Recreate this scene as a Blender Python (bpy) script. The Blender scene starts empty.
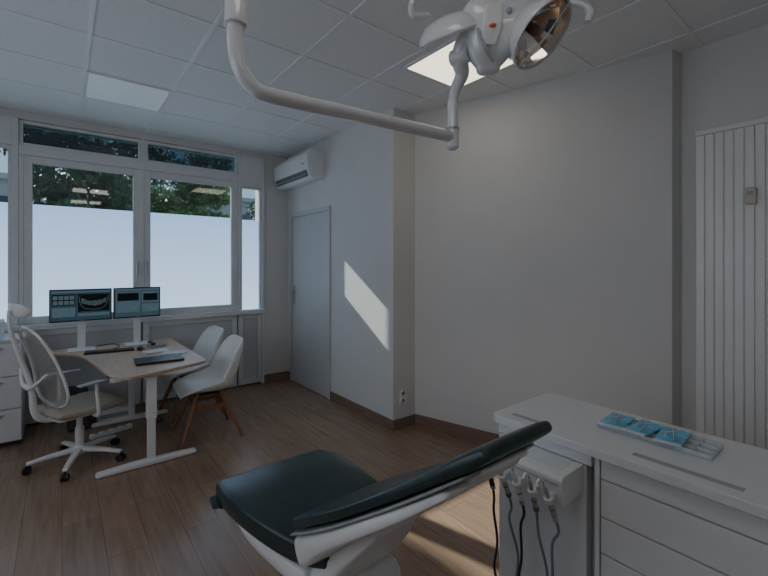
import bpy, bmesh, math, random
from mathutils import Vector, Matrix
random.seed(7)
S = bpy.context.scene
C = S.collection
PI = math.pi
H = 3.04

# ------------------------------------------------------------------ materials
def mat(name, col, rough=0.5, metal=0.0, var=0.06, scale=8.0, bump=0.0, bscale=200.0, emit=None, estr=0.0, spec=0.5, coat=0.0, stretch=(1,1,1)):
    m = bpy.data.materials.new(name); m.use_nodes = True
    nt = m.node_tree; N = nt.nodes; L = nt.links
    b = N['Principled BSDF']
    b.inputs['Roughness'].default_value = rough
    b.inputs['Metallic'].default_value = metal
    b.inputs['Specular IOR Level'].default_value = spec
    b.inputs['Coat Weight'].default_value = coat
    tc = N.new('ShaderNodeTexCoord'); mp = N.new('ShaderNodeMapping')
    mp.inputs['Scale'].default_value = stretch
    L.new(tc.outputs['Object'], mp.inputs['Vector'])
    no = N.new('ShaderNodeTexNoise'); no.inputs['Scale'].default_value = scale; no.inputs['Detail'].default_value = 4
    L.new(mp.outputs[0], no.inputs['Vector'])
    r = N.new('ShaderNodeValToRGB')
    r.color_ramp.elements[0].position = 0.3; r.color_ramp.elements[1].position = 0.7
    r.color_ramp.elements[0].color = tuple(c*(1-var) for c in col)+(1,)
    r.color_ramp.elements[1].color = tuple(min(1, c*(1+var)) for c in col)+(1,)
    L.new(no.outputs['Fac'], r.inputs[0]); L.new(r.outputs[0], b.inputs['Base Color'])
    if bump:
        n2 = N.new('ShaderNodeTexNoise'); n2.inputs['Scale'].default_value = bscale
        L.new(tc.outputs['Object'], n2.inputs['Vector'])
        bp = N.new('ShaderNodeBump'); bp.inputs['Strength'].default_value = bump; bp.inputs['Distance'].default_value = 0.01
        L.new(n2.outputs['Fac'], bp.inputs['Height']); L.new(bp.outputs[0], b.inputs['Normal'])
    if emit:
        b.inputs['Emission Color'].default_value = tuple(emit)+(1,)
        b.inputs['Emission Strength'].default_value = estr
    return m

def glass_mat(name, tint, gl=0.08):
    m = bpy.data.materials.new(name); m.use_nodes = True
    nt = m.node_tree; N = nt.nodes; L = nt.links
    N.remove(N['Principled BSDF'])
    out = N['Material Output']
    t = N.new('ShaderNodeBsdfTransparent'); t.inputs[0].default_value = tuple(tint)+(1,)
    g = N.new('ShaderNodeBsdfGlossy'); g.inputs['Roughness'].default_value = 0.02
    mx = N.new('ShaderNodeMixShader'); mx.inputs[0].default_value = gl
    L.new(t.outputs[0], mx.inputs[1]); L.new(g.outputs[0], mx.inputs[2]); L.new(mx.outputs[0], out.inputs[0])
    return m

def alpha_mat(name, col, alpha, rough=.8):
    m = mat(name, col, rough, var=0.1, scale=60)
    m.node_tree.nodes['Principled BSDF'].inputs['Alpha'].default_value = alpha
    return m

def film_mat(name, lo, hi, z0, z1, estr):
    # emission put into the frosted film in place of daylight behind it, paler towards the sill
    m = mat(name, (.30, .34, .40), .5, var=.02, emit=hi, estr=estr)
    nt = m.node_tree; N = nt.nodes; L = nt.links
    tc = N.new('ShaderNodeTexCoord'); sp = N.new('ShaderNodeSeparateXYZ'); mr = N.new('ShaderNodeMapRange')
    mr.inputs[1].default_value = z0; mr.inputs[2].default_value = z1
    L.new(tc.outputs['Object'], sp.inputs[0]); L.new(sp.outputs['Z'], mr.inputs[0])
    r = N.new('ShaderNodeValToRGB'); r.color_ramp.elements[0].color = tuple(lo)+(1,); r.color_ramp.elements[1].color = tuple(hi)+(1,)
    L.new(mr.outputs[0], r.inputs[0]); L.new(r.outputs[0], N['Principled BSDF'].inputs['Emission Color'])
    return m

def floor_mat():
    m = bpy.data.materials.new('wood_floor'); m.use_nodes = True
    nt = m.node_tree; N = nt.nodes; L = nt.links
    b = N['Principled BSDF']; b.inputs['Roughness'].default_value = 0.26
    tc = N.new('ShaderNodeTexCoord')
    mp = N.new('ShaderNodeMapping'); mp.inputs['Rotation'].default_value = (0, 0, PI/2)
    L.new(tc.outputs['Object'], mp.inputs['Vector'])
    br = N.new('ShaderNodeTexBrick')
    br.inputs['Scale'].default_value = 1.0
    br.inputs['Brick Width'].default_value = 1.3
    br.inputs['Row Height'].default_value = 0.19
    br.inputs['Mortar Size'].default_value = 0.0018
    br.inputs['Mortar Smooth'].default_value = 0.3
    br.offset = 0.37
    br.inputs['Color1'].default_value = (0.300, 0.200, 0.135, 1)
    br.inputs['Color2'].default_value = (0.350, 0.240, 0.165, 1)
    br.inputs['Mortar'].default_value = (0.15, 0.10, 0.07, 1)
    L.new(mp.outputs[0], br.inputs['Vector'])
    mp2 = N.new('ShaderNodeMapping'); mp2.inputs['Scale'].default_value = (14, 1.2, 1)
    L.new(tc.outputs['Object'], mp2.inputs['Vector'])
    no = N.new('ShaderNodeTexNoise'); no.inputs['Scale'].default_value = 2.2; no.inputs['Detail'].default_value = 8; no.inputs['Distortion'].default_value = 0.6
    L.new(mp2.outputs[0], no.inputs['Vector'])
    mx = N.new('ShaderNodeMixRGB'); mx.blend_type = 'MULTIPLY'; mx.inputs[0].default_value = 0.8
    rp = N.new('ShaderNodeValToRGB')
    rp.color_ramp.elements[0].position = 0.32; rp.color_ramp.elements[1].position = 0.68
    rp.color_ramp.elements[0].color = (0.74, 0.72, 0.70, 1); rp.color_ramp.elements[1].color = (1.1, 1.1, 1.1, 1)
    L.new(no.outputs['Fac'], rp.inputs[0])
    L.new(br.outputs['Color'], mx.inputs[1]); L.new(rp.outputs[0], mx.inputs[2])
    L.new(mx.outputs[0], b.inputs['Base Color'])
    bp = N.new('ShaderNodeBump'); bp.inputs['Strength'].default_value = 0.08; bp.inputs['Distance'].default_value = 0.003
    L.new(no.outputs['Fac'], bp.inputs['Height']); L.new(bp.outputs[0], b.inputs['Normal'])
    return m

M = {}
M['wall'] = mat('wall_paint', (0.73, 0.72, 0.705), 0.85, var=0.015, scale=3, bump=0.06, bscale=350)
M['ceiling'] = mat('ceiling_tile', (0.88, 0.885, 0.88), 0.55, var=0.04, scale=90, bump=0.10, bscale=300)
M['grid'] = mat('ceiling_tbar', (0.90, 0.90, 0.90), 0.4, var=0.02)
M['floor'] = floor_mat()
M['base'] = mat('skirting_wood', (0.23, 0.155, 0.11), 0.5, var=0.2, scale=6, stretch=(1, 1, 14))
M['frame'] = mat('white_upvc', (0.76, 0.77, 0.78), 0.35, var=0.02)
M['panel'] = mat('grey_infill_panel', (0.60, 0.61, 0.62), 0.5, var=0.03)
M['glass'] = glass_mat('clear_glass', (0.88, 0.93, 0.93), 0.08)
M['tint'] = glass_mat('tinted_transom_glass', (0.21, 0.31, 0.34), 0.09)
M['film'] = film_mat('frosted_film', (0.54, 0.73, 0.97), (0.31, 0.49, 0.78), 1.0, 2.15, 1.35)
M['fillfilm'] = mat('fill_film_glow', (0.5, 0.53, 0.58), 0.5, var=0.02, emit=(0.80, 0.88, 1.0), estr=1.75)  # self-lit film of the added left window, fill light from out of view
M['door'] = mat('grey_door_laminate', (0.595, 0.60, 0.585), 0.45, var=0.02)
M['metal'] = mat('brushed_steel', (0.62, 0.62, 0.63), 0.28, 1.0, var=0.05, scale=40)
M['chrome'] = mat('chrome', (0.8, 0.8, 0.82), 0.08, 1.0, var=0.01)
M['white'] = mat('white_plastic', (0.82, 0.82, 0.81), 0.35, var=0.02)
M['lacq'] = mat('white_lacquer', (0.76, 0.77, 0.78), 0.3, var=0.02)
M['lampw'] = mat('lamp_white_enamel', (0.78, 0.80, 0.82), 0.12, var=0.02, coat=0.6)
M['greyp'] = mat('grey_plastic', (0.38, 0.40, 0.42), 0.4, var=0.04)
M['dgrey'] = mat('dark_grey_plastic', (0.14, 0.15, 0.16), 0.5, var=0.04)
M['dark'] = mat('black_plastic', (0.018, 0.018, 0.02), 0.4, var=0.1)
M['charcoal'] = mat('charcoal_matte', (0.05, 0.05, 0.055), 0.7, var=0.05)  # even dark grey of plinths, cable tray, hinge and grille
M['vinyl'] = mat('dark_green_upholstery', (0.020, 0.038, 0.040), 0.30, var=0.12, scale=20, bump=0.05, bscale=500)
M['beige'] = mat('beige_seat_fabric', (0.44, 0.39, 0.31), 0.9, var=0.06, scale=80, bump=0.2, bscale=400)
M['meshf'] = alpha_mat('light_grey_mesh', (0.44, 0.43, 0.39), 0.5)
M['oak'] = mat('light_oak_veneer', (0.60, 0.43, 0.30), 0.4, var=0.09, scale=5, stretch=(12, 1, 1))
M['leg'] = mat('reddish_beech', (0.27, 0.13, 0.065), 0.45, var=0.15, scale=8, stretch=(6, 6, 1))
M['shell'] = mat('cream_chair_shell', (0.92, 0.92, 0.90), 0.35, var=0.01)
M['rad'] = mat('radiator_enamel', (0.82, 0.82, 0.81), 0.32, var=0.015)
M['blue'] = mat('blue_sterile_film', (0.13, 0.50, 0.80), 0.16, var=0.35, scale=22, bump=0.4, bscale=60)
M['tray'] = mat('frosted_tray', (0.74, 0.77, 0.79), 0.15, var=0.04)
M['clear'] = alpha_mat('clear_tray_plastic', (0.76, 0.82, 0.85), 0.50, .10)
M['scr1'] = mat('dark_screen_blue', (0.02, 0.04, 0.05), 0.2, var=0.2, scale=12, emit=(0.04, 0.09, 0.13), estr=0.40)
M['scr2'] = mat('dark_screen_grey', (0.03, 0.05, 0.06), 0.2, var=0.2, scale=20, emit=(0.06, 0.10, 0.13), estr=0.5)
M['scr3'] = mat('screen_row', (0.05, 0.09, 0.11), 0.2, var=0.2, scale=20, emit=(0.09, 0.15, 0.19), estr=0.50)
M['xray'] = mat('xray_glow', (0.08, 0.13, 0.15), 0.3, var=0.6, scale=90, emit=(0.22, 0.32, 0.36), estr=0.20)
M['xdark'] = mat('xray_black', (0.005, 0.012, 0.016), 0.3, var=0.2)
M['led_on'] = mat('led_panel_bright', (0.9, 0.9, 0.85), 0.5, var=0.01, emit=(1.0, 0.90, 0.70), estr=2.0)
M['led_dim'] = mat('led_panel_dim', (0.75, 0.80, 0.82), 0.3, var=0.01, emit=(0.74, 0.88, 1.0), estr=0.12)
M['led_fill'] = mat('led_panel_fill', (0.9, 0.9, 0.9), 0.5, var=0.01, emit=(1.0, 0.94, 0.87), estr=2.8)  # emission of the added panels that brighten the room unseen
M['paper'] = mat('paper', (0.75, 0.76, 0.77), 0.8, var=0.03)
M['leaf'] = mat('leaf_green', (0.038, 0.095, 0.045), 0.6, var=0.6, scale=3)
M['leaf2'] = mat('leaf_light_green', (0.11, 0.20, 0.06), 0.6, var=0.5, scale=3)
M['bark'] = mat('bark', (0.10, 0.08, 0.06), 0.9, var=0.3)
M['ground'] = mat('outside_ground', (0.22, 0.24, 0.18), 0.9, var=0.2, scale=1)
M['facade'] = mat('pale_facade', (0.40, 0.42, 0.44), 0.8, var=0.05)
M['pane'] = mat('far_window_pane', (0.06, 0.09, 0.12), 0.15, var=0.1)
M['orange'] = mat('orange_mark', (0.8, 0.20, 0.05), 0.4, var=0.02)
M['hoseg'] = mat('blue_grey_hose', (0.20, 0.25, 0.29), 0.45, var=0.05)
M['beigep'] = mat('beige_meter_plastic', (0.55, 0.50, 0.40), 0.4, var=0.03)
M['lens'] = mat('mirror_reflector', (0.94, 0.86, 0.79), 0.04, 1.0, var=0.04, scale=14)
M['lamphole'] = mat('lamp_core', (0.16, 0.08, 0.05), 0.2, var=0.2, coat=.5)

# ------------------------------------------------------------------ mesh builder
def smooth_keys(keys, n):
    out = []
    K = [tuple(k) for k in keys]
    P = [K[0]] + K + [K[-1]]
    for i in range(1, len(P)-2):
        for j in range(n):
            t = j/n
            a, b, c, d = P[i-1], P[i], P[i+1], P[i+2]
            out.append(tuple(0.5*((2*b[k])+(-a[k]+c[k])*t+(2*a[k]-5*b[k]+4*c[k]-d[k])*t*t+(-a[k]+3*b[k]-3*c[k]+d[k])*t**3) for k in range(len(b))))
    out.append(K[-1])
    return out

class MB:
    def __init__(s): s.bm = bmesh.new()
    def box(s, x0, x1, y0, y1, z0, z1, mt=None):
        co = [(x, y, z) for z in (z0, z1) for y in (y0, y1) for x in (x0, x1)]
        v = [s.bm.verts.new((mt @ Vector(c)) if mt else c) for c in co]
        for f in ((0,2,3,1),(4,5,7,6),(0,1,5,4),(2,6,7,3),(0,4,6,2),(1,3,7,5)):
            s.bm.faces.new([v[i] for i in f])
        return s
    def rings(s, rings, cap=True, closed=True):
        R = [[s.bm.verts.new(p) for p in r] for r in rings]
        n = len(R[0])
        for a, b in zip(R[:-1], R[1:]):
            for i in range(n if closed else n-1):
                s.bm.faces.new((a[i], a[(i+1) % n], b[(i+1) % n], b[i]))
        if cap and closed:
            s.bm.faces.new(R[0][::-1]); s.bm.faces.new(R[-1])
        return s
    def tube(s, pts, r, n=12):
        P = [Vector(p) for p in pts]
        if not isinstance(r, (list, tuple)): r = [r]*len(P)
        t0 = (P[1]-P[0]).normalized()
        u = t0.orthogonal().normalized()
        rr = []
        for i, p in enumerate(P):
            t = (P[min(i+1, len(P)-1)]-P[max(i-1, 0)]).normalized()
            u = (u - t*u.dot(t)).normalized(); w = t.cross(u)
            rr.append([p+(u*math.cos(a)+w*math.sin(a))*r[i] for a in [2*PI*k/n for k in range(n)]])
        return s.rings(rr)
    def stube(s, keys, r, n=12, k=6):
        kk = [tuple(p)+((r,) if not isinstance(r, (list, tuple)) else (r[i],)) for i, p in enumerate(keys)]
        q = smooth_keys(kk, k)
        return s.tube([a[:3] for a in q], [a[3] for a in q], n)
    def cyl(s, p, q, r, r2=None, n=20): return s.tube([p, q], [r, r if r2 is None else r2], n)
    def lathe(s, prof, c=(0,0,0), n=28, axis=(0,0,1), cap=True):
        q = Vector((0,0,1)).rotation_difference(Vector(axis).normalized()); c = Vector(c)
        return s.rings([[c+q @ Vector((r*math.cos(2*PI*k/n), r*math.sin(2*PI*k/n), z)) for k in range(n)] for r, z in prof], cap=cap)
    def prism(s, poly, z0, z1, mt=None):
        a = [Vector((x, y, z0)) for x, y in poly]; b = [Vector((x, y, z1)) for x, y in poly]
        if mt: a = [mt @ p for p in a]; b = [mt @ p for p in b]
        return s.rings([a, b])
    def pad(s, keys, side=(1,0,0), n=32, e=0.45, k=6, r=0.03):
        q = smooth_keys(keys, k); sd = Vector(side).normalized()
        P = [Vector(a[:3]) for a in q]; W = [a[3] for a in q]; T = [a[4] for a in q]
        secs = []
        def tan(i): return (P[min(i+1, len(P)-1)]-P[max(i-1, 0)]).normalized()
        t = tan(0)
        for f in (0.0, 0.12, 0.35, 0.65):
            g = math.sqrt(1-(1-f)**2) if f else 0.15
            secs.append((P[0]-t*r*(1-f), W[0]-r*(1-g), T[0]*g, t))
        for i in range(len(P)): secs.append((P[i], W[i], T[i], tan(i)))
        t = tan(len(P)-1)
        for f in (0.65, 0.35, 0.12, 0.0):
            g = math.sqrt(1-(1-f)**2) if f else 0.15
            secs.append((P[-1]+t*r*(1-f), W[-1]-r*(1-g), T[-1]*g, t))
        sg = lambda c: math.copysign(abs(c)**e, c)
        rr = []
        for p, w, th, t in secs:
            nr = sd.cross(t).normalized()
            rr.append([p+sd*w*sg(math.cos(a))+nr*th*sg(math.sin(a)) for a in [2*PI*j/n for j in range(n)]])
        return s.rings(rr)
    def ball(s, c, r, sc=(1,1,1)):
        mt = Matrix.Translation(c) @ Matrix.Diagonal((r*sc[0], r*sc[1], r*sc[2], 1))
        bmesh.ops.create_uvsphere(s.bm, u_segments=20, v_segments=12, radius=1, matrix=mt)
        return s
    def build(s, name, m, parent=None, bevel=0.0, world=None, loc=None, ang=40, seg=2, solid=0.0, sub=0):
        if world is not None: s.bm.transform(world.inverted())
        if loc is not None: s.bm.transform(Matrix.Translation(loc).inverted())
        bmesh.ops.recalc_face_normals(s.bm, faces=s.bm.faces)
        for f in s.bm.faces: f.smooth = True
        if not bevel:
            for ed in s.bm.edges:
                if len(ed.link_faces) == 2 and ed.calc_face_angle(0) > math.radians(ang): ed.smooth = False
        me = bpy.data.meshes.new(name); s.bm.to_mesh(me); s.bm.free()
        o = bpy.data.objects.new(name, me); C.objects.link(o); me.materials.append(M[m])
        if parent: o.parent = parent
        if loc is not None: o.location = loc
        if solid:
            md = o.modifiers.new('solid', 'SOLIDIFY'); md.thickness = solid; md.offset = 0
        if sub:
            md = o.modifiers.new('sub', 'SUBSURF'); md.levels = sub; md.render_levels = sub
        if bevel:
            md = o.modifiers.new('bevel', 'BEVEL'); md.width = bevel; md.segments = seg; md.limit_method = 'ANGLE'; md.harden_normals = True
        return o

def tag(o, label, cat, group=None, kind=None):
    o['label'] = label; o['category'] = cat
    if group: o['group'] = group
    if kind: o['kind'] = kind
    return o
def thing(name, label, cat, loc=(0,0,0), rz=0, group=None):
    o = bpy.data.objects.new(name, None); C.objects.link(o)
    o.empty_display_size = 0.1
    o.location = loc; o.rotation_euler = (0, 0, rz)
    return tag(o, label, cat, group)
def mw(o): return Matrix.LocRotScale(o.location, o.rotation_euler, None)
def dup(o, loc, rz=None, label=None, parent=None):
    c = o.copy(); C.objects.link(c); c.parent = parent
    if loc is not None: c.location = loc
    if rz is not None: c.rotation_euler = (0, 0, rz)
    if label: c['label'] = label
    for ch in list(o.children):
        dup(ch, None, parent=c)
    return c
def struct(o, label=None):
    o['kind'] = 'structure'
    if label: o['label'] = label
    return o

# ------------------------------------------------------------------ room shell
YW = 5.23; XR = 2.445; XL = -2.2; YB = -2.0
struct(MB().box(XL-.1, 3.7, YB-.1, 5.55, -.1, 0).build('floor', 'floor'), 'brown wood laminate floor')
cl = struct(MB().box(XL-.1, 3.7, YB-.1, 5.55, H, H+.1).build('ceiling', 'ceiling'), 'white suspended tile ceiling')
g = MB()
x = .14-.6*4
while x < 3.5:
    if x > XL: g.box(x-.012, x+.012, YB, YW, H-.006, H+.001)
    x += .6
y = 3.82-.6*9
while y < YW:
    if y > YB: g.box(XL, 3.45, y-.012, y+.012, H-.0055, H+.001)
    y += .6
g.build('ceiling_grid', 'grid', cl)
struct(MB().box(XR, 2.72, 2.95, 5.55, 0, H).build('wall_right', 'wall'), 'pale wall holding the grey door')
struct(MB().prism([(2.72, 2.95), (3.29, .966), (3.40, .94), (3.7, .94), (3.7, 2.95)], 0, H).build('wall_right_middle', 'wall'), 'large blank pale wall')
struct(MB().box(3.40, 3.6, YB-.1, .94, 0, H).build('wall_right_near', 'wall'), 'pale wall behind the radiator')
struct(MB().box(XL-.1, XL, YB-.1, 5.55, 0, H).build('wall_left', 'wall'))
struct(MB().box(XL, 3.4, YB-.1, YB, 0, H).build('wall_front', 'wall'))
wb = MB()
wb.box(XL, XR, YW, 5.53, 2.965, H)
wb.box(2.10, XR, YW, 5.53, 0, 2.965)
wb.box(XL, -1.75, YW, 5.53, 0, 2.965)
wb.box(-1.75, 2.10, YW+.06, 5.53, 0, .93)
struct(wb.build('wall_back', 'wall'), 'window wall')

# window joinery
def ring(mb, x0, x1, z0, z1, w, y0, y1, wb_=None):
    wb_ = w if wb_ is None else wb_
    mb.box(x0, x0+w, y0, y1, z0, z1); mb.box(x1-w, x1, y0, y1, z0, z1)
    mb.box(x0+w, x1-w, y0, y1, z1-w, z1); mb.box(x0+w, x1-w, y0, y1, z0, z0+wb_)
def window(name, x0, x1, z0, z1, fw, glass='glass', film=None, label=None, handle=None, yo=0.0):
    mb = MB(); ring(mb, x0, x1, z0, z1, fw, YW-.01+yo, YW+.055)
    w = struct(mb.build(name, 'frame', bevel=.006), label)
    if not name in ('window_5', 'window_6', 'window_4'):
        gs = MB(); ring(gs, x0+fw-.012, x1-fw+.012, z0+fw-.012, z1-fw+.012, .014, YW-.004, YW+.03); gs.build('gasket', 'greyp', w)
    MB().box(x0+fw-.005, x1-fw+.005, YW+.03, YW+.036, z0+fw-.005, z1-fw+.005).build('glass_pane', glass, w)
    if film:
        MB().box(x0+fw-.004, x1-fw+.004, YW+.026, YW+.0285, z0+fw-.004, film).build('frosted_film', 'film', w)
    if handle:
        hb = MB(); hb.box(handle-.015, handle+.015, YW-.025, YW-.018, 1.53, 1.60)
        hb.cyl((handle, YW-.018, 1.575), (handle, YW-.06, 1.575), .009)
        hb.box(handle-.011, handle+.011, YW-.07, YW-.054, 1.44, 1.59)
        hb.build('window_handle', 'metal', w, bevel=.004)
    return w
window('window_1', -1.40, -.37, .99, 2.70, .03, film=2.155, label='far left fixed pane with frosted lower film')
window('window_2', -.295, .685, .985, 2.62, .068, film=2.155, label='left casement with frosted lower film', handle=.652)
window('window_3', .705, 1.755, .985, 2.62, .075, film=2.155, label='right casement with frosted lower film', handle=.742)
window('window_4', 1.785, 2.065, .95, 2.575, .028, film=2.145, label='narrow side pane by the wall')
window('window_5', -.325, .695, 2.71, 2.955, .032, glass='tint', label='left dark tinted transom pane', yo=.01)
window('window_6', .725, 1.755, 2.71, 2.955, .032, glass='tint', label='right dark tinted transom pane', yo=.01)
tb = MB()
tb.box(-.37, -.325, YW-.03, YW+.08, .93, 2.965)
tb.box(1.755, 1.785, YW-.03, YW+.08, .93, 2.965)
tb.box(.6955, .7245, YW-.002, YW+.06, 2.62, 2.965)
tb.box(.672, .7185, YW-.022, YW+.05, .985, 2.62)
tb.box(2.065, 2.10, YW-.03, YW+.08, 0, 2.965)
tb.box(-1.75, -1.40, YW-.0, YW+.08, .93, 2.965)
tb.box(-.325, 1.755, YW-.025, YW+.07, 2.62, 2.71)
tb.box(-.325, -.29, YW-.02, YW+.07, .985, 2.62)
tb.box(-1.40, -.37, YW-.02, YW+.07, 2.70, 2.965)
tb.box(1.785, 2.065, YW-.02, YW+.07, 2.575, 2.965)
struct(tb.build('trim_1', 'frame', bevel=.004), 'white mullions between the windows')
struct(MB().box(-1.75, 2.10, YW-.06, YW+.07, .925, .985).build('trim_2', 'frame', bevel=.008), 'white window ledge')
lp = MB(); 
for a, b in ((-1.7, -.40), (-.33, .66), (.74, 1.72), (1.80, 2.05)):
    ring(lp, a-.03, b+.03, .02, .925, .06, YW+.0, YW+.06)
struct(lp.build('trim_3', 'frame', bevel=.004), 'white frames of the panels below the windows')
lp = MB()
for a, b in ((-1.7, -.40), (-.33, .66), (.74, 1.72), (1.80, 2.05)):
    lp.box(a, b, YW+.03, YW+.06, .05, .90)
struct(lp.build('trim_4', 'panel'), 'grey infill panels below the windows')
mb = MB()
for yy in (0.3, 1.8):
    mb.box(XL, XL+.05, yy, yy+.06, .95, 2.5); mb.box(XL, XL+.05, yy+1.34, yy+1.4, .95, 2.5)
    mb.box(XL, XL+.05, yy+.06, yy+1.34, 2.44, 2.5); mb.box(XL, XL+.05, yy+.06, yy+1.34, .95, 1.01)
w7 = struct(mb.build('fill_window', 'frame', bevel=.005), 'added unseen fill light window on the left wall')  # added window out of view, no opening, only carries the glowing fill film
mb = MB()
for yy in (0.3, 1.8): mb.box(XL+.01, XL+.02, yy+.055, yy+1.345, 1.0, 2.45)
mb.build('frosted_film', 'fillfilm', w7)

# door on the right wall
d = MB(); ya, yb_ = 4.08, 5.12
d.box(XR-.022, XR+.002, ya, ya+.055, 0, 2.25); d.box(XR-.022, XR+.002, yb_-.055, yb_, 0, 2.25); d.box(XR-.022, XR+.002, ya+.055, yb_-.055, 2.195, 2.25)
dr = struct(d.build('door_1', 'door', bevel=.004), 'grey flush door by the corner')
MB().box(XR-.010, XR+.002, ya+.06, yb_-.06, .008, 2.19).build('door_leaf', 'door', dr, bevel=.003)
hb = MB(); hb.box(XR-.020, XR-.009, yb_-.135, yb_-.085, 1.05, 1.29); hb.cyl((XR-.012, yb_-.11, 1.22), (XR-.075, yb_-.11, 1.22), .012); hb.cyl((XR-.07, yb_-.10, 1.22), (XR-.07, yb_-.25, 1.22), .012)
hb.build('door_handle', 'metal', dr)
# baseboards
struct(MB().box(XR-.015, XR, 2.95, ya, 0, .10).box(XR-.015, XR, yb_, YW, 0, .10).box(XR-.015, 2.72, 2.935, 2.95, 0, .10).build('baseboard_right', 'base', bevel=.003), 'brown wood skirting')
dv = Vector((3.29-2.72, .966-2.95, 0)).normalized(); nv = Vector((dv.y, -dv.x, 0))
if nv.x > 0: nv = -nv
a = Vector((2.72, 2.95, 0)); b = Vector((3.29, .966, 0))
struct(MB().prism([tuple((a)[:2]), tuple(b[:2]), tuple((b+nv*.015)[:2]), tuple((a+nv*.015)[:2])], 0, .10).build('baseboard_right_middle', 'base'), 'brown wood skirting under the large wall')
struct(MB().box(3.385, 3.40, YB, .93, 0, .10).build('baseboard_right_near', 'base'))
struct(MB().box(2.10, XR-.015, YW-.015, YW, 0, .10).build('baseboard_back', 'base'), 'short brown skirting in the corner')

# socket on the return face
t = thing('wall_socket', 'white double power socket low on the wall corner', 'socket', (2.56, 2.95, .30))
MB().box(-.04, .04, -.012, 0, -.075, .075).build('socket_plate', 'white', t, bevel=.004)
for dz in (-.035, .035):
    MB().lathe([(.022, 0), (.022, .003), (.017, .003), (.016, -.0)], (0, -.0125, dz), 20, (0, -1, 0)).build('socket_outlet', 'tray', t)

# ------------------------------------------------------------------ ceiling lights
def ceiling_light(cx, cy, m, label):
    t = thing('ceiling_light', label, 'light panel', (cx, cy, H-.012), 0, 'square ceiling light panels')
    f = MB(); 
    f.box(-.298, .298, -.298, -.278, 0, .012); f.box(-.298, .298, .278, .298, 0, .012); f.box(-.298, -.278, -.278, .278, 0, .012); f.box(.278, .298, -.278, .278, 0, .012)
    f.build('frame', 'white', t); MB().box(-.278, .278, -.278, .278, .002, .011).build('diffuser', m, t)
ceiling_light(.44, 4.12, 'led_dim', 'dimmer cool ceiling light panel near the windows')
ceiling_light(2.30, 2.0, 'led_on', 'bright warm ceiling light panel behind the dental lamp')
ceiling_light(.44, .52, 'led_fill', 'added unseen fill light panel over the front of the room')  # panels from here on are added fill lights, out of view
ceiling_light(-1.36, 2.32, 'led_fill', 'added unseen fill light panel near the left wall')
ceiling_light(.44, -1.28, 'led_fill', 'added unseen fill light panel at the rear of the room')

# ------------------------------------------------------------------ air conditioner
t = thing('air_conditioner', 'white wall mounted air conditioner above the grey door', 'air conditioner', (XR, 4.70, 2.58))
prof = [(0, 0), (-.15, -.01), (-.19, .02), (-.225, .115), (-.23, .27), (-.19, .325), (0, .33)]
body = MB(); body.rings([[Vector((px_, yy, pz)) for px_, pz in prof] for yy in (-.475, -.46, .46, .475)])
body.build('body', 'white', t, bevel=.008)
MB().prism([(-.193, .022), (-.196, .018), (-.224, .088), (-.219, .09)], -.43, .43, Matrix.Rotation(PI/2, 4, 'X')).build('air_louver', 'dgrey', t)
MB().prism([(-.205, .044), (-.22, .030), (-.222, .038), (-.207, .052)], -.42, .42, Matrix.Rotation(PI/2, 4, 'X')).build('louver_blade', 'greyp', t)
MB().box(-.2335, -.229, -.40, -.34, .16, .175).build('indicator', 'greyp', t)

# ------------------------------------------------------------------ radiator
t = thing('radiator', 'tall white vertical radiator on the right wall', 'radiator', (3.36, .50, .43))
rb = MB(); Hh = 2.01; y = .333
rb.box(-.055, .0, -.42, .335, .0, Hh)
while y > -.38:
    rb.box(-.064, -.055, y-.0455, y-.004, .012, Hh-.030); y -= .0490
rb.build('panel', 'rad', t, bevel=.0035, seg=3)
MB().box(-.068, .0, -.42, .336, Hh-.028, Hh+.004).build('top_cap', 'rad', t, bevel=.005)
for z in (.3, 1.6):
    for yy in (-.25, .22): MB().box(-.005, .04, yy-.02, yy+.02, z, z+.05).build('bracket', 'rad', t)
mt_ = MB().box(-.095, -.062, .03, .082, 1.50, 1.60).build('heat_meter', 'beigep', t, bevel=.005)
MB().box(-.097, -.094, .042, .070, 1.555, 1.58).build('meter_display', 'greyp', mt_)

# ------------------------------------------------------------------ dental lamp
t = thing('dental_lamp', 'white ceiling mounted dental operating lamp with swivel arm', 'dental lamp', (.385, 1.165, H))
W = mw(t)
ax, ay = .385, 1.165
MB().lathe([(.10, 0), (.10, -.03), (.05, -.07), (.03, -.09)], (ax, ay, H), 32).build('ceiling_mount', 'lampw', t, world=W)
MB().cyl((ax, ay, H-.05), (ax, ay, 2.28), .019).build('drop_pole', 'lampw', t, world=W)
MB().lathe([(.024, 2.235), (.031, 2.24), (.031, 2.30), (.024, 2.31), (.02, 2.31)], (ax, ay, 0), 28).build('collar', 'lampw', t, world=W)
MB().stube([(ax, ay, 2.25), (ax, ay, 2.19), (ax+.012, ay, 2.125), (ax+.05, ay, 2.08), (ax+.11, ay, 2.068), (ax+.4, ay, 2.08), (1.27, ay, 2.098)], .0235, 20).build('swing_arm', 'lampw', t, world=W)
MB().lathe([(.0, 2.045), (.018, 2.046), (.026, 2.055), (.026, 2.13), (.022, 2.14), (.022, 2.25), (.016, 2.26), (0, 2.26)], (1.29, ay, 0), 24).build('spindle', 'lampw', t, world=W)
MB().lathe([(.028, 2.128), (.028, 2.136)], (1.29, ay, 0), 24).build('joint_ring', 'greyp', t, world=W)
rt = Vector((.784, -.62, 0)); fw = Vector((.62, .784, 0))
hc = Vector((1.365, .96, 2.455))
def hp(a, b, c): return tuple(hc + rt*a + fw*b + Vector((0, 0, c)))
MB().stube([(1.29, ay, 2.24), (1.30, ay-.005, 2.30), hp(-.150, .10, -.10), hp(-.165, .06, -.055), hp(-.155, .03, -.005), hp(-.12, .0, .02)], [.018, .022, .029, .034, .034, .032], 22).build('yoke', 'lampw', t, world=W)
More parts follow.
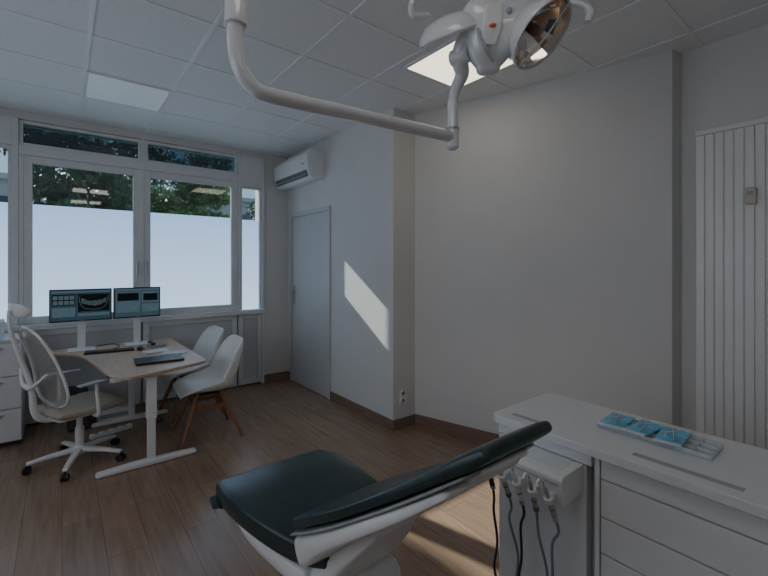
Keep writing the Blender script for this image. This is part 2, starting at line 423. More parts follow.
jb = MB(); jb.lathe([(0, -.040), (.028, -.040), (.033, -.034), (.033, .034), (.028, .040), (0, .040)], hp(-.165, .05, -.05), 28, rt*.75-fw*.6)
jb.build('yoke_joint', 'lampw', t, world=W)
hd = MB()
hd.pad([hp(-.060, .02, -.110)+(.045, .04), hp(-.055, .01, -.06)+(.085, .07), hp(-.040, .0, .02)+(.118, .085), hp(-.02, .0, .09)+(.150, .085), hp(.0, .0, .15)+(.12, .065)], side=rt, n=40, e=.55, k=6, r=.030)
head = hd.build('lamp_head', 'lampw', t, world=W)
MB().stube([hp(-.135, -.050, .05), hp(-.115, -.074, -.03), hp(-.088, -.066, -.085), hp(-.058, -.045, -.120)], [.005, .006, .006, .004], 10).build('seam', 'greyp', head, world=W)
MB().pad([hp(-.080, -.070, -.06)+(.028, .006), hp(-.073, -.086, .0)+(.036, .008), hp(-.066, -.088, .07)+(.032, .006)], side=rt, e=.45, r=.01).build('front_plate', 'white', head, world=W)
MB().stube([hp(-.01, -.085, .10), hp(.06, -.085, .115), hp(.13, -.06, .10), hp(.18, -.03, .06)], [.012, .018, .018, .012], 14).build('top_rib', 'lampw', head, world=W)
def dish(c, n_, r, name, dp=1.0, facets=40, ang=40):
    n_ = n_.normalized()
    o = MB().lathe([(.001, -.06*dp), (r*.45, -.055*dp), (r*.8, -.036*dp), (r*.98, -.004), (r*1.02, .010), (r*1.00, .018), (r*.96, .018), (r*.94, .010), (r*.935, .002)], c, 40, n_, cap=False).build(name, 'lampw', t, world=W)
    MB().lathe([(r*.95, .010), (r*.82, -.012*dp), (r*.64, -.029*dp), (r*.42, -.042*dp), (r*.2, -.050*dp), (.001, -.053*dp)], c, facets, n_, cap=False).build('reflector', 'lens', o, world=W, ang=ang)
    return o
nR = (rt*.52-fw*.44-Vector((0, 0, .73))).normalized(); cR = Vector(hp(.105, -.085, -.035))
dR = dish(cR, nR, .130, 'reflector_housing', 1.5, 12, 4)
MB().stube([cR+nR*-.078, cR+nR*-.05, cR+nR*-.02, cR+nR*-.012], [.018, .020, .020, .010], 20).build('bulb_guard', 'lamphole', dR, world=W)
vt = (Vector((0, 0, 1))-nR*nR.z).normalized()
MB().stube([cR+vt*.126+nR*.016, cR+vt*.06+nR*.024, cR+nR*.028, cR-vt*.06+nR*.024, cR-vt*.126+nR*.016], .0035, 10).build('guard_bar', 'white', dR, world=W)
nL = rt*.30+fw*.42-Vector((0, 0, .86)); cL = Vector(hp(-.20, .04, .05))
dL = dish(cL, nL, .14, 'reflector_housing')
MB().stube([hp(-.30, .0, .085), hp(-.340, -.03, .065), hp(-.365, -.04, .065), hp(-.370, -.05, .095), hp(-.345, -.05, .135), hp(-.32, -.04, .18)], [.010, .012, .013, .013, .012, .010], 14).build('handle', 'lampw', t, world=W)
MB().stube([hp(.17, -.04, .09), hp(.23, -.07, .09), hp(.27, -.09, .065), hp(.285, -.10, .035), hp(.275, -.10, .0)], [.012, .013, .014, .015, .013], 14).build('handle', 'lampw', t, world=W)
em = Vector(hp(-.073, -.093, -.008))
MB().ball(em, .013, (1, 1, .6)).build('orange_emblem', 'orange', t, world=W)
MB().ball(hp(-.01, -.088, .05), .012).build('pivot_cap', 'greyp', t, world=W)

# ------------------------------------------------------------------ dental chair
cx = .86
t = thing('dental_chair', 'reclined dental patient chair with dark green upholstery and white shell', 'dental chair', (cx, 1.35, 0))
W = mw(t)
MB().pad([(cx-.045, 1.890, .550, .275, .042), (cx-.035, 1.72, .560, .288, .048), (cx-.01, 1.5, .552, .270, .048), (cx+.02, 1.33, .540, .238, .046), (cx+.03, 1.22, .555, .20, .038)], e=.27, n=40, r=.028).build('seat_cushion', 'vinyl', t, world=W)
MB().pad([(cx-.04, 1.83, .485, .235, .022), (cx-.02, 1.6, .465, .25, .036), (cx+.02, 1.3, .45, .23, .05)], e=.35, r=.03).build('seat_shell', 'white', t, world=W)
MB().pad([(cx-.300, 1.90, .515, .010, .045), (cx-.310, 1.84, .510, .010, .04)], side=(0,0,1), e=.5, r=.02).build('foot_bumper', 'dark', t, world=W)
dn = Vector((0, -.843, .538)).normalized(); up = Vector((0, .538, .843)).normalized()
def bp(s_, x, n_):
    bend = .012*math.sin(min(s_, .92)/.92*PI)
    p = Vector((x, 1.34, .635)) + dn*s_ + up*(n_-bend); return (p.x, p.y, p.z)
MB().pad([bp(.0, cx+.01, .002)+(.228, .020), bp(.10, cx+.01, .004)+(.246, .021), bp(.35, cx, .004)+(.240, .019), bp(.55, cx, .005)+(.215, .018), bp(.72, cx, .006)+(.183, .019), bp(.85, cx, .009)+(.158, .022), bp(.92, cx, .010)+(.140, .018)], e=.34, n=40, r=.018).build('backrest_cushion', 'vinyl', t, world=W)
MB().pad([bp(-.01, cx+.01, -.030)+(.238, .008), bp(.30, cx+.005, -.026)+(.246, .008), bp(.60, cx, -.022)+(.205, .007), bp(.84, cx, -.018)+(.150, .006)], e=.5, r=.012).build('backrest_carrier', 'greyp', t, world=W)
MB().pad([bp(-.02, cx+.01, -.090)+(.226, .058), bp(.08, cx+.01, -.080)+(.240, .048), bp(.22, cx+.01, -.064)+(.246, .034), bp(.45, cx, -.050)+(.230, .024), bp(.62, cx, -.044)+(.198, .019), bp(.76, cx, -.038)+(.155, .013)], e=.36, n=40, r=.02).build('backrest_shell', 'white', t, world=W)
MB().pad([bp(.72, cx, -.034)+(.06, .010), bp(.86, cx, -.024)+(.09, .010)], e=.5, r=.01).build('headrest_plate', 'white', t, world=W)
MB().pad([bp(.36, cx-.10, -.085)+(.035, .020), bp(.16, cx-.10, -.135)+(.05, .030), (cx-.09, 1.32, .43, .06, .04)], e=.4, r=.02).build('back_bracket', 'white', t, world=W)
MB().pad([bp(.28, cx, -.100)+(.10, .020), bp(.12, cx, -.150)+(.15, .035), (cx, 1.32, .41, .19, .05), (cx, 1.44, .37, .20, .06)], e=.4, r=.03).build('back_link', 'white', t, world=W)
MB().pad([(cx, 1.22, .28, .18, .16), (cx, 1.47, .28, .18, .15)], e=.4, r=.04).build('lift_column', 'white', t, world=W)
MB().pad([(cx, 1.0, .05, .26, .05), (cx, 1.4, .06, .30, .06), (cx, 1.75, .05, .26, .045)], e=.45, r=.04).build('floor_base', 'white', t, world=W)

# ------------------------------------------------------------------ cabinets and worktop
t = thing('drawer_cabinet', 'white drawer cabinet under the right of the worktop', 'cabinet', (1.87, .24, 0))
W = mw(t)
MB().box(1.665, 2.10, -.25, .74, .06, .811).build('body', 'lacq', t, world=W)
MB().box(1.69, 2.08, -.24, .73, 0, .06).build('plinth', 'charcoal', t, world=W)
MB().box(1.640, 1.665, .722, .74, .06, .811).build('side_post', 'lacq', t, world=W)
for z0, z1 in ((.07, .249), (.255, .439), (.445, .579), (.585, .726), (.732, .806)):
    dd = MB().box(1.642, 1.664, -.245, .718, z0, z1).build('drawer', 'lacq', t, world=W, bevel=.002)
    MB().box(1.652, 1.666, -.245, .718, z1-.001, z1+.0045).build('grip_channel', 'greyp', dd, world=W)
t = thing('door_cabinet', 'white cabinet under the left end of the worktop behind instruments', 'cabinet', (1.87, .98, 0))
W = mw(t)
MB().box(1.70, 2.10, .745, 1.19, .06, .811).build('body', 'lacq', t, world=W)
MB().box(1.76, 2.08, .75, 1.17, 0, .06).build('plinth', 'charcoal', t, world=W)
MB().box(1.64, 1.698, .752, 1.19, .762, .811).build('top_panel', 'lacq', t, world=W, bevel=.003)
MB().box(1.645, 1.698, .775, 1.19, .07, .757).build('door', 'lacq', t, world=W, bevel=.004)
MB().box(1.694, 1.699, .748, .775, .07, .745).build('recess_panel', 'greyp', t, world=W)
t = thing('worktop', 'long white worktop covering both treatment cabinets', 'worktop', (1.87, .48, .813))
W = mw(t)
MB().prism([(1.64, 1.215), (1.615, 1.19), (1.615, -.25), (2.13, -.25), (2.13, 1.19), (2.105, 1.215)], .813, .85).build('slab', 'lacq', t, world=W, bevel=.004)
for a, b in ((1.14, 1.0), (.62, .30)):
    q = MB().box(1.672, 1.70, b, a, .849, .8515).build('grip_slot', 'greyp', t, world=W, bevel=.001)

# delivery unit
t = thing('instrument_holder', 'white dental instrument holder mounted on the cabinet front', 'instrument holder', (1.56, .95, .64))
W = mw(t)
q = MB(); pr = [(1.644, .645), (1.51, .637), (1.486, .648), (1.474, .742), (1.486, .757), (1.644, .760)]
q.rings([[Vector((a, yy, b)) for a, b in pr] for yy in (.785, .793, 1.127, 1.135)]); q.build('housing', 'white', t, world=W, bevel=.005)
MB().box(1.52, 1.63, .82, 1.10, .7575, .7610).build('touch_panel', 'tray', t, world=W)
MB().box(1.4720, 1.482, .80, 1.12, .722, .726).build('front_seam', 'greyp', t, world=W)
def hy(k): return .822+.069*k
for k in range(5):
    yy = hy(k)
    q = MB(); q.lathe([(.012, -.013), (.0175, -.010), (.0175, .010), (.013, .013)], (1.446, yy, .672), 18, (-.40, 0, .92)); q.box(1.450, 1.484, yy-.010, yy+.010, .662, .688)
    q.build('holder_cradle', 'white', t, world=W)
drift = [.026, -.020, .026, -.026, .010]
def handpiece(k, m, label, tip):
    yy = hy(k)
    hpz = thing('handpiece', label, 'dental handpiece', (1.446, yy, .672), 0, 'dental handpieces hanging in the holder')
    W = mw(hpz)
    ax_ = Vector((-.40, .06*(k-2)*(1 if k % 2 else -.6), .92)).normalized(); c = Vector((1.446, yy, .672))
    MB().tube([c-ax_*.105, c-ax_*.075, c-ax_*.03, c+ax_*.0, c+ax_*.045, c+ax_*.060], [.007, .0112, .0108, .0100, .0080, .006], 16).build('grip', m, hpz, world=W)
    MB().tube([c-ax_*.098, c-ax_*.076], [.0118, .0118], 16).build('coupling_ring', 'dgrey' if k % 2 else 'chrome', hpz, world=W)
    MB().tube([c-ax_*.045, c-ax_*.040], [.0118, .0118], 16).build('grip_ring', 'dgrey', hpz, world=W)
    if tip: MB().stube([c+ax_*.055, c+ax_*.085, c+ax_*.100+Vector((-.014, 0, -.003)), c+ax_*.100+Vector((-.025, 0, -.016))], [.005, .005, .0075, .0065]).build('head', 'chrome', hpz, world=W)
    else: MB().stube([c+ax_*.055, c+ax_*.09, c+ax_*.11+Vector((-.026, 0, -.004))], [.004, .003, .0022]).build('nozzle', 'chrome', hpz, world=W)
    st = c-ax_*.10; e0 = drift[k]
    MB().stube([st, st+Vector((.012, -.05*ax_.y, -.05)), (1.485, yy+e0*.3, .48), (1.52, yy+e0, .33), (1.50, yy+e0*1.1, .22), (1.54, yy+e0*.6, .12), (1.60, yy, .07), (1.66, yy, .03)], .0055, 12, 6).build('hose', 'dark' if k in (2, 4) else 'hoseg', hpz, world=W)
handpiece(0, 'greyp', 'grey handpiece nearest the drawer cabinet', True)
handpiece(1, 'metal', 'steel handpiece second from the drawer cabinet', True)
handpiece(2, 'white', 'white handpiece in the middle of the holder', False)
handpiece(3, 'metal', 'steel handpiece second from the holder left end', True)
handpiece(4, 'dark', 'black syringe at the left end of the instrument holder', False)

# tray and pouches
t = thing('instrument_tray', 'shallow translucent compartment tray on the white worktop', 'tray', (1.93, .61, .85))
W = mw(t)
q = MB().box(1.84, 2.01, .42, .82, .851, .855)
for a in (1.84, 1.895, 1.951, 2.006): q.box(a, a+.004, .42, .82, .855, .870)
for i in range(8): yy = .42+.0567*i; q.box(1.844, 2.006, yy, yy+.003, .855, .868)
q.build('tray_body', 'clear', t, world=W, bevel=.001)
pl = ['blue sterile pouch nearest the wall end of the tray', 'middle blue sterile pouch on the tray', 'blue sterile pouch beside the empty tray compartments']
for i, (yy, xx, rz) in enumerate(((.772, 1.925, .08), (.668, 1.93, -.09), (.564, 1.925, .10))):
    t = thing('sterile_pouch', pl[i], 'pouch', (xx, yy, .871), rz, 'blue sterile pouches on the tray')
    q = MB(); nx_, ny_ = 14, 8; top = []; bot = []
    for ix in range(nx_+1):
        x_ = -.092+.184*ix/nx_; rt_ = []; rb_ = []
        for iy in range(ny_+1):
            y_ = -.046+.092*iy/ny_
            f = max(0, 1-abs(x_/.092)**4)*max(0, 1-abs(y_/.046)**3)
            wv = random.uniform(-.0016, .0016)
            rt_.append(Vector((x_, y_, .002+.006*f+wv*f+.0012))); rb_.append(Vector((x_, y_, .0008)))
        top.append(rt_); bot.append(rb_)
    rr = [tr+br_[::-1] for tr, br_ in zip(top, bot)]
    q.rings(rr); q.build('film', 'blue', t, ang=70)
    MB().box(-.100, -.080, -.046, .046, .001, .0048).build('paper_strip', 'tray', t)
    MB().tube([(-.07, -.016, .0095), (.02, .000, .0112), (.072, .012, .0090)], [.0022, .0034, .0022], 8).build('instrument', 'chrome', t)
    MB().tube([(-.06, .014, .0092), (.0, .022, .0095), (.06, -.012, .0095)], [.0018, .0028, .0018], 8).build('instrument', 'tray', t)
    MB().box(.080, .100, -.046, .046, .001, .0048).build('end_seal', 'tray', t)

# ------------------------------------------------------------------ desk
poly = [(.33, 3.55), (.40, 3.53), (.65, 3.60), (.93, 3.71), (.985, 3.755), (1.0, 3.85), (.985, 4.4), (.97, 5.14), (-.12, 5.14), (-.13, 5.03), (-.10, 4.95), (.02, 4.86), (.11, 4.72), (.165, 4.5), (.21, 4.2), (.25, 3.9), (.29, 3.65)]
t = thing('desk', 'oak topped desk with white metal leg standing against the window wall', 'desk', (.55, 4.4, 0))
W = mw(t)
MB().prism(poly, .705, .73).build('desktop', 'oak', t, world=W, bevel=.006)
for yy, xc, x0, x1 in ((3.64, .55, .19, .88), (4.80, .55, .22, .88)):
    lg = MB().box(xc-.035, xc+.035, yy-.03, yy+.03, .36, .69).box(xc-.028, xc+.028, yy-.023, yy+.023, .03, .36).build('leg', 'white', t, world=W, bevel=.004)
    MB().pad([(x0+.02, yy, .018, .035, .014), ((x0+x1)/2, yy, .024, .036, .022), (x1-.02, yy, .018, .035, .014)], side=(0,1,0), e=.4, r=.02).build('foot', 'white', lg, world=W)
MB().box(.50, .60, 3.64, 4.80, .668, .704).box(.28, .86, 3.62, 3.67, .685, .704).box(.28, .86, 4.77, 4.82, .685, .704).build('under_frame', 'white', t, world=W)
MB().box(.30, .48, 4.0, 4.7, .60, .67).build('cable_tray', 'charcoal', t, world=W, bevel=.01)

# monitors
def monitor(x0, x1, kind, label, rz):
    w2 = (x1-x0)/2
    t = thing('monitor', label, 'monitor', ((x0+x1)/2, 4.96, .73), rz, 'monitors on the desk')
    MB().pad([(0, -.09, .006, .11, .005), (0, .09, .006, .11, .005)], e=.3, r=.01, k=1).build('stand_base', 'white', t)
    MB().box(-.032, .032, .02, .045, .005, .42).build('stand_neck', 'white', t, bevel=.004)
    b = MB().box(-w2, w2, -.012, .02, .28, .595).build('casing', 'dark', t, bevel=.004)
    s_ = MB().box(-w2+.01, w2-.01, -.0135, -.012, .295, .585).build('screen', 'scr1' if kind == 1 else 'scr2', t)
    if kind == 1:
        q = MB(); q.box(-.03, .225, -.0145, -.0135, .375, .545); q.box(-.225, -.05, -.0145, -.0135, .44, .545); q.build('image_area', 'xdark', s_)
        q = MB()
        for i in range(20):
            a = -1+2*i/19
            xx = .0975+a*.095; zz = .452+.03*a*a
            h_ = random.uniform(.018, .028)
            q.box(xx-.0038, xx+.0038, -.0150, -.0145, zz-h_*.9, zz-.002); q.box(xx-.0036, xx+.0036, -.0150, -.0145, zz+.002, zz+h_)
        q.stube([(-.020, -.0147, .525), (-.012, -.0147, .46), (.02, -.0147, .41), (.0975, -.0147, .392), (.175, -.0147, .41), (.207, -.0147, .46), (.215, -.0147, .525)], .0022, 6)
        for r_ in range(2):
            for c_ in range(4): q.box(-.218+c_*.042, -.183+c_*.042, -.0150, -.0145, .448+r_*.048, .486+r_*.048)
        q.build('radiograph', 'xray', s_)
        q = MB(); q.box(-.23, .23, -.0145, -.0135, .56, .578); q.box(-.225, -.05, -.0145, -.0135, .33, .42); q.box(-.03, .225, -.0145, -.0135, .33, .36); q.build('toolbar', 'scr3', s_)
    else:
        q = MB(); q.box(-.20, .20, -.0145, -.0135, .565, .58)
        q.box(-.19, .02, -.0145, -.0135, .34, .55)
        q.box(.04, .195, -.0145, -.0135, .44, .55); q.box(.04, .195, -.0145, -.0135, .34, .42); q.build('window_panel', 'scr3', s_)
        q = MB(); q.box(-.18, .01, -.0150, -.0145, .46, .54); q.box(.05, .185, -.0150, -.0145, .455, .53); q.build('image_area', 'xdark', s_)
    MB().box(-.02, .02, -.013, -.0118, .286, .291).build('indicator', 'greyp', b)
    return t
monitor(-.096, .396, 1, 'left monitor showing a dental radiograph', -.02)
monitor(.410, .835, 2, 'right monitor with dark grey software windows', .02)

# desk things
t = thing('keyboard', 'black keyboard lying in front of the left monitor', 'keyboard', (.36, 4.68, .73), -.15)
MB().box(-.2, .2, -.06, .06, .001, .014).build('case', 'dark', t, bevel=.004)
q = MB()
for r_ in range(5):
    for c_ in range(15): q.box(-.19+c_*.0255, -.169+c_*.0255, -.052+r_*.021, -.034+r_*.021, .014, .018)
q.build('keys', 'dark', t)
t = thing('computer_mouse', 'small black computer mouse beside the keyboard', 'mouse', (.60, 4.60, .73), -.1)
MB().pad([(0, -.035, .014, .026, .012), (0, 0, .018, .030, .017), (0, .035, .012, .024, .011)], e=.8, r=.02).build('mouse_body', 'dark', t)
MB().cyl((-.004, .028, .034), (.004, .028, .034), .006).build('scroll_wheel', 'greyp', t)
t = thing('laptop', 'closed black laptop on the near end of the desk', 'laptop', (.66, 3.98, .73), -.05)
MB().box(-.18, .18, -.125, .125, .002, .012).build('base', 'dark', t, bevel=.004)
MB().box(-.18, .18, -.125, .125, .0125, .020).build('lid', 'dark', t, bevel=.003)
MB().box(-.15, .15, .122, .128, .006, .014).build('hinge', 'charcoal', t)
for i, (x_, y_, rz, lb) in enumerate(((.70, 4.42, .1, 'white paper sheet stack beside the mouse'), (.83, 4.25, -.35, 'loose white leaflet beside the laptop'))):
    t = thing('paper_sheet', lb, 'paper', (x_, y_, .73), rz)
    q = MB()
    for k in range(3): q.box(-.10+.004*k, .10+.004*k, -.07-.003*k, .07-.003*k, .0008+.0025*k, .003+.0025*k)
    q.build('sheets', 'paper', t)
t = thing('desk_phone', 'small grey telephone on the desk by the right monitor', 'phone', (.76, 4.72, .73), .1)
MB().prism([(-.07, .0), (.07, 0), (.07, .03), (-.07, .015)], -.08, .08, Matrix.Rotation(PI/2, 4, 'X')).build('base', 'greyp', t, bevel=.003)
MB().pad([(-.045, -.07, .035, .02, .012), (-.045, 0, .042, .016, .009), (-.045, .07, .035, .02, .012)], e=.6, r=.01).build('handset', 'dark', t)
q = MB(); q.stube([(.28, 5.07, .735), (.40, 5.09, .738), (.46, 4.98, .738), (.44, 4.84, .738), (.40, 4.80, .735)], .004, 8)
tag(q.build('cable', 'dark', loc=(.4, 4.9, .735)), 'black cable looping on the desk between the monitors', 'cable')

t = thing('power_box', 'white power supply box on the floor under the desk', 'box', (.42, 4.95, 0), 0)
MB().box(-.15, .15, -.05, .05, .004, .10).build('case', 'white', t, bevel=.008)
MB().box(-.12, .12, -.052, -.049, .03, .07).build('grille', 'greyp', t)
t = thing('power_strip', 'white power strip on the floor beside the desk foot', 'power strip', (.36, 4.52, 0), .25)
MB().box(-.17, .17, -.028, .028, .003, .040).build('case', 'white', t, bevel=.005)
for i in range(4): MB().lathe([(.018, 0), (.018, .003), (.014, .003), (.013, .0)], (-.12+.075*i, 0, .040), 18).build('outlet', 'greyp', t)
t = thing('computer_tower', 'dark computer tower standing under the desk', 'computer', (.12, 4.93, 0), 0)
MB().box(-.08, .08, -.16, .16, .01, .36).build('case', 'dark', t, bevel=.006)
MB().box(-.07, .07, -.164, -.16, .03, .34).build('front_grille', 'charcoal', t)
q = MB(); q.stube([(.60, 4.93, .012), (.68, 4.90, .012), (.72, 4.73, .012), (.80, 4.6, .012), (.66, 4.5, .012)], .006, 8)
tag(q.build('cable', 'dark', loc=(.7, 4.7, 0)), 'black power cable trailing on the floor under the desk', 'cable')

# left cabinets and printer
t = thing('filing_cabinet', 'white filing cabinet at the left edge by the windows', 'cabinet', (-.62, 4.92, 0), 0)
MB().box(-.35, .35, -.18, .20, .04, .90).build('body', 'lacq', t)
MB().box(-.36, .36, -.20, .21, .90, .925).build('top', 'lacq', t, bevel=.003)
MB().box(-.33, .33, -.16, .18, 0, .04).build('plinth', 'charcoal', t)
for z0, z1 in ((.05, .32), (.33, .60), (.61, .89)):
    for s_ in (-1, 1):
        dd = MB().box(min(s_*.005, s_*.345), max(s_*.005, s_*.345), -.20, -.181, z0, z1).build('drawer', 'lacq', t, bevel=.003)
        MB().box(s_*.175-.05, s_*.175+.05, -.215, -.2, z1-.05, z1-.035).build('handle', 'metal', dd)
t = thing('printer', 'small white printer on top of the filing cabinet', 'printer', (-.58, 4.93, .925), 0)
MB().box(-.17, .17, -.14, .14, .004, .15).build('body', 'white', t, bevel=.015)
MB().box(-.13, .13, -.143, -.138, .04, .06).build('paper_slot', 'dark', t)
MB().box(-.12, .12, -.19, -.14, .02, .028).build('paper_tray', 'greyp', t)
MB().box(.09, .16, -.10, -.04, .15, .153).build('control_panel', 'dark', t)

# ------------------------------------------------------------------ office chair (faces +x locally)
t = thing('office_chair', 'white office swivel chair with mesh back, headrest and beige seat', 'office chair', (.11, 4.03, 0), .42)
MB().lathe([(0, .07), (.045, .072), (.05, .10), (.035, .13), (.028, .14), (0, .14)], (0, 0, 0), 24).build('base_hub', 'white', t)
for k in range(5):
    a = 2*PI*k/5+.22
    dx, dy = math.cos(a), math.sin(a)
    lg = MB().pad([(dx*.03, dy*.03, .105, .028, .02), (dx*.18, dy*.18, .095, .022, .015), (dx*.31, dy*.31, .078, .018, .012)], side=(-dy, dx, 0), e=.6, r=.012).build('base_leg', 'white', t)
    q = MB(); cxx, cyy = dx*.315, dy*.315
    for s_ in (-1, 1):
        o1 = Vector((-dy, dx, 0))*s_
        p = Vector((cxx, cyy, .028)); q.cyl(p+o1*.006, p+o1*.022, .028, n=18)
    q.cyl((cxx, cyy, .04), (cxx, cyy, .075), .007)
    q.build('caster', 'dark', lg)
MB().cyl((0, 0, .13), (0, 0, .40), .022).cyl((0, 0, .13), (0, 0, .28), .03).build('gas_column', 'white', t)
MB().box(-.10, .10, -.08, .08, .39, .42).build('tilt_mechanism', 'greyp', t, bevel=.01)
MB().pad([(-.21, 0, .455, .21, .028), (0, 0, .45, .24, .034), (.17, 0, .457, .235, .034), (.24, 0, .44, .21, .026)], side=(0,1,0), e=.5, r=.03).build('seat', 'beige', t)
MB().pad([(-.20, 0, .415, .18, .012), (.18, 0, .41, .20, .012)], side=(0,1,0), e=.5, r=.02).build('seat_pan', 'white', t)
def backpt(u, v):
    w_ = .230*(1-abs(2*v-1)**6)**.5 if 0 < v < 1 else 0
    w_ *= (1.04-.52*max(0, v-.20))
    return Vector((-.220-.18*v+.035*math.sin(v*PI)+.050*u*u, w_*u, .49+.62*v))
nv_, nu = 18, 10
bm_ = MB(); rr = [[backpt(-1+2*i/nu, .01+.98*j/nv_) for i in range(nu+1)] for j in range(nv_+1)]
bm_.rings(rr, cap=False, closed=False); bm_.build('mesh_back', 'meshf', t)
loop = [backpt(-1, .003+.994*j/24) for j in range(25)] + [backpt(1, .997-.994*j/24) for j in range(25)]
loop.append(loop[0]); MB().tube(loop, .0105, 10).build('back_frame', 'white', t)
MB().stube([(-.08, 0, .40), (-.22, 0, .41), (-.29, 0, .48), (-.315, 0, .68), (-.385, 0, .93), (-.425, 0, 1.08), (-.438, 0, 1.16), (-.438, 0, 1.24)], [.026, .026, .024, .02, .016, .014, .013, .011], 14).build('spine', 'white', t)
MB().stube([(-.300, -.19, .78), (-.330, -.09, .70), (-.330, 0, .67), (-.330, .09, .70), (-.300, .19, .78)], [.010, .013, .017, .013, .010], 12).build('lumbar_support', 'white', t)
q = MB(); rr = []
for j in range(17):
    u_ = -1+2*j/16; yy = .118*u_; f = u_*u_
    c_ = Vector((-.412+.045*f, yy, 1.238)); hh = .052*max(.18, (1-abs(u_)**3.2)**.5); th_ = .013*(1-.4*f**3)
    rr.append([c_+Vector((th_*math.copysign(abs(math.cos(a))**.8, math.cos(a))-.012*math.sin(a), 0, hh*math.copysign(abs(math.sin(a))**.9, math.sin(a)))) for a in [2*PI*i/20 for i in range(20)]])
q.rings(rr); q.build('headrest', 'white', t)
for s_ in (-1, 1):
    ar = MB().stube([(.0, s_*.20, .41), (0, s_*.27, .42), (-.01, s_*.285, .50), (-.02, s_*.28, .62), (-.02, s_*.275, .66)], [.014, .015, .014, .013, .013], 12).build('armrest', 'white', t)
    MB().pad([(-.13, s_*.275, .669, .028, .007), (0, s_*.27, .672, .034, .008), (.12, s_*.265, .666, .029, .007)], side=(0,1,0), e=.5, r=.015).build('arm_pad', 'greyp', ar)

# ------------------------------------------------------------------ visitor chairs (face +x locally, rotated)
def shell_chair(loc, rz, label):
    t = thing('visitor_chair', label, 'chair', loc, rz, 'white visitor chairs at the desk')
    keys = [(.245, .418, .215, .0), (.238, .438, .245, .008), (.15, .442, .272, .045), (.03, .430, .284, .09), (-.09, .424, .288, .125), (-.17, .450, .284, .145), (-.225, .53, .276, .145), (-.255, .63, .268, .125), (-.278, .73, .256, .10), (-.293, .80, .236, .07), (-.299, .84, .205, .045), (-.300, .858, .165, .028), (-.300, .866, .12, .015)]
    ks = smooth_keys(keys, 5)
    rr = []
    for i, (x_, z_, w_, cu) in enumerate(ks):
        a = ks[max(i-6, 0)]; b = ks[min(i+6, len(ks)-1)]
        tx, tz = b[0]-a[0], b[1]-a[1]; l_ = math.hypot(tx, tz); nx, nz = tz/l_, -tx/l_
        if nx < 0 and nz < 0: nx, nz = -nx, -nz
        row = []
        for j in range(29):
            u = -1+2*j/28
            f = abs(u)**2.6*cu
            row.append(Vector((x_+nx*f, w_*math.copysign(math.sin(abs(u)*PI/2*.85)/math.sin(PI/2*.85), u), z_+nz*f)))
        rr.append(row)
    MB().rings(rr, cap=False, closed=False).build('seat_shell', 'shell', t, solid=.011, ang=80)
    for sx in (-1, 1):
        for sy in (-1, 1):
            MB().tube([(sx*.10, sy*.11, .415), (sx*.170, sy*.175, .22), (sx*.250, sy*.245, 0)], [.024, .021, .013], 12).build('leg', 'leg', t)
    q = MB()
    for s_ in (-1, 1):
        q.box(-.15, .15, s_*.15-.011, s_*.15+.011, .27, .305)
        q.box(s_*.14-.011, s_*.14+.011, -.15, .15, .305, .34)
    q.build('stretcher', 'leg', t, bevel=.003)
    MB().box(-.13, .13, -.13, .13, .395, .412).build('mount_plate', 'dark', t, bevel=.004)
    return t
vc = shell_chair((1.05, 3.97, 0), PI-.06, 'white shell visitor chair with wooden legs nearest the camera')
dup(vc, (1.08, 4.69, 0), PI+.05, 'white shell visitor chair with wooden legs nearer the windows')

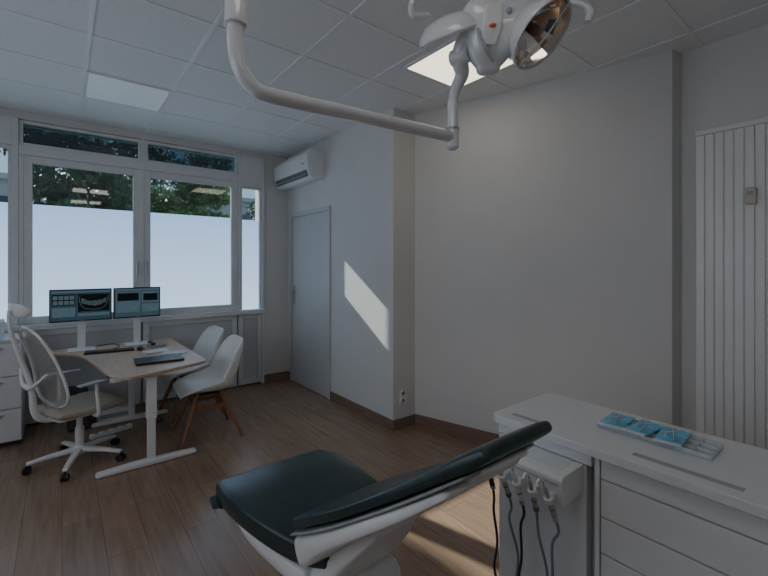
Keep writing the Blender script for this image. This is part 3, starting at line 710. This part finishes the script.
# ------------------------------------------------------------------ outside
struct(MB().box(-40, 40, 5.8, 60, -.4, -.3).build('ground', 'ground'), 'ground outside')
def tree(loc, r, z0, z1, m, n_, label, sz=.16):
    t = thing('tree', label, 'tree', loc, 0, 'trees outside the windows')
    zc, zh = (z0+z1)/2, (z1-z0)/2
    MB().stube([(0, 0, -.3), (.1, 0, z1*.4), (.05, .1, z1*.8)], [.2, .15, .05], 10).build('trunk', 'bark', t)
    q = bmesh.new()
    def ell(k):
        while True:
            p = Vector((random.uniform(-1, 1), random.uniform(-1, 1), random.uniform(-1, 1)))
            if p.length < 1: return Vector((p.x*r*k, p.y*r*k, zc+p.z*zh*k))
    cl_ = [ell(.85) for _ in range(40)]
    for i in range(n_):
        c = random.choice(cl_)
        p = c+Vector((random.gauss(0, 1), random.gauss(0, 1), random.gauss(0, 1))).normalized()*r*.28*random.random()**.4
        a_ = Vector((random.gauss(0, 1), random.gauss(0, 1), random.gauss(0, 1))).normalized(); b_ = a_.orthogonal().normalized()
        s_ = sz*random.uniform(.6, 1.2)
        v = [q.verts.new(p+a_*s_*x_+b_*s_*.5*y_) for x_, y_ in ((-1, 0), (0, -1), (1, 0), (0, 1))]
        q.faces.new(v)
    me = bpy.data.meshes.new('crown'); q.to_mesh(me); q.free(); me.materials.append(M[m])
    o = bpy.data.objects.new('crown', me); C.objects.link(o); o.parent = t
tree((.2, 12.2, 0), 1.5, 1.6, 5.9, 'leaf', 9000, 'dark green leafy tree behind the left windows', .085)
tree((3.3, 13.5, 0), 1.3, 1.6, 5.4, 'leaf2', 9000, 'lighter green tree behind the right window', .08)
tree((7.4, 16.5, 0), 1.8, 1.6, 6.8, 'leaf', 6000, 'dark green tree behind the narrow side pane', .12)
tree((2.2, 17.6, 0), 1.8, 1.6, 6.6, 'leaf', 6000, 'dark tree standing farther back behind the others', .11)
tree((-3.80, 14.0, 0), 1.84, 3.5, 11.6, 'leaf', 15000, 'added tall tree out of view that blocks the sun', .22)  # unseen tree, placed and shaped to keep sun off the left panes
t = thing('building', 'pale building across the garden behind the trees', 'building', (5, 30, 0))
MB().box(-9, 12, 0, 8, -.3, 6.2).build('facade', 'facade', t)
for i in range(8):
    for z in (1.0, 3.9): MB().box(-8+i*2.5, -6.6+i*2.5, -.05, 0, z, z+1.4).build('window_pane', 'pane', t)
MB().box(-9.3, 12.3, -.3, 8.3, 6.2, 6.5).build('roof', 'greyp', t)

# ------------------------------------------------------------------ light, world, camera
sd = bpy.data.lights.new('sun', 'SUN'); sd.energy = 10.0; sd.angle = math.radians(.6); sd.color = (1, .96, .91)
so = bpy.data.objects.new('sun', sd); C.objects.link(so)
so.rotation_euler = Vector((.283, -1, -.63)).to_track_quat('-Z', 'Y').to_euler(); so.location = (0, 20, 15)
w = bpy.data.worlds.new('world'); S.world = w; w.use_nodes = True
bg = w.node_tree.nodes['Background']; bg.inputs[0].default_value = (.50, .68, .92, 1); bg.inputs[1].default_value = 1.0
cd = bpy.data.cameras.new('camera'); cd.sensor_width = 36; cd.lens = 36*407/768; cd.shift_y = -23/768; cd.clip_start = .02; cd.clip_end = 200
co = bpy.data.objects.new('camera', cd); C.objects.link(co); co.location = (0, 0, 1.56)
co.rotation_euler = (PI/2, 0, -math.radians(38.35)); S.camera = co
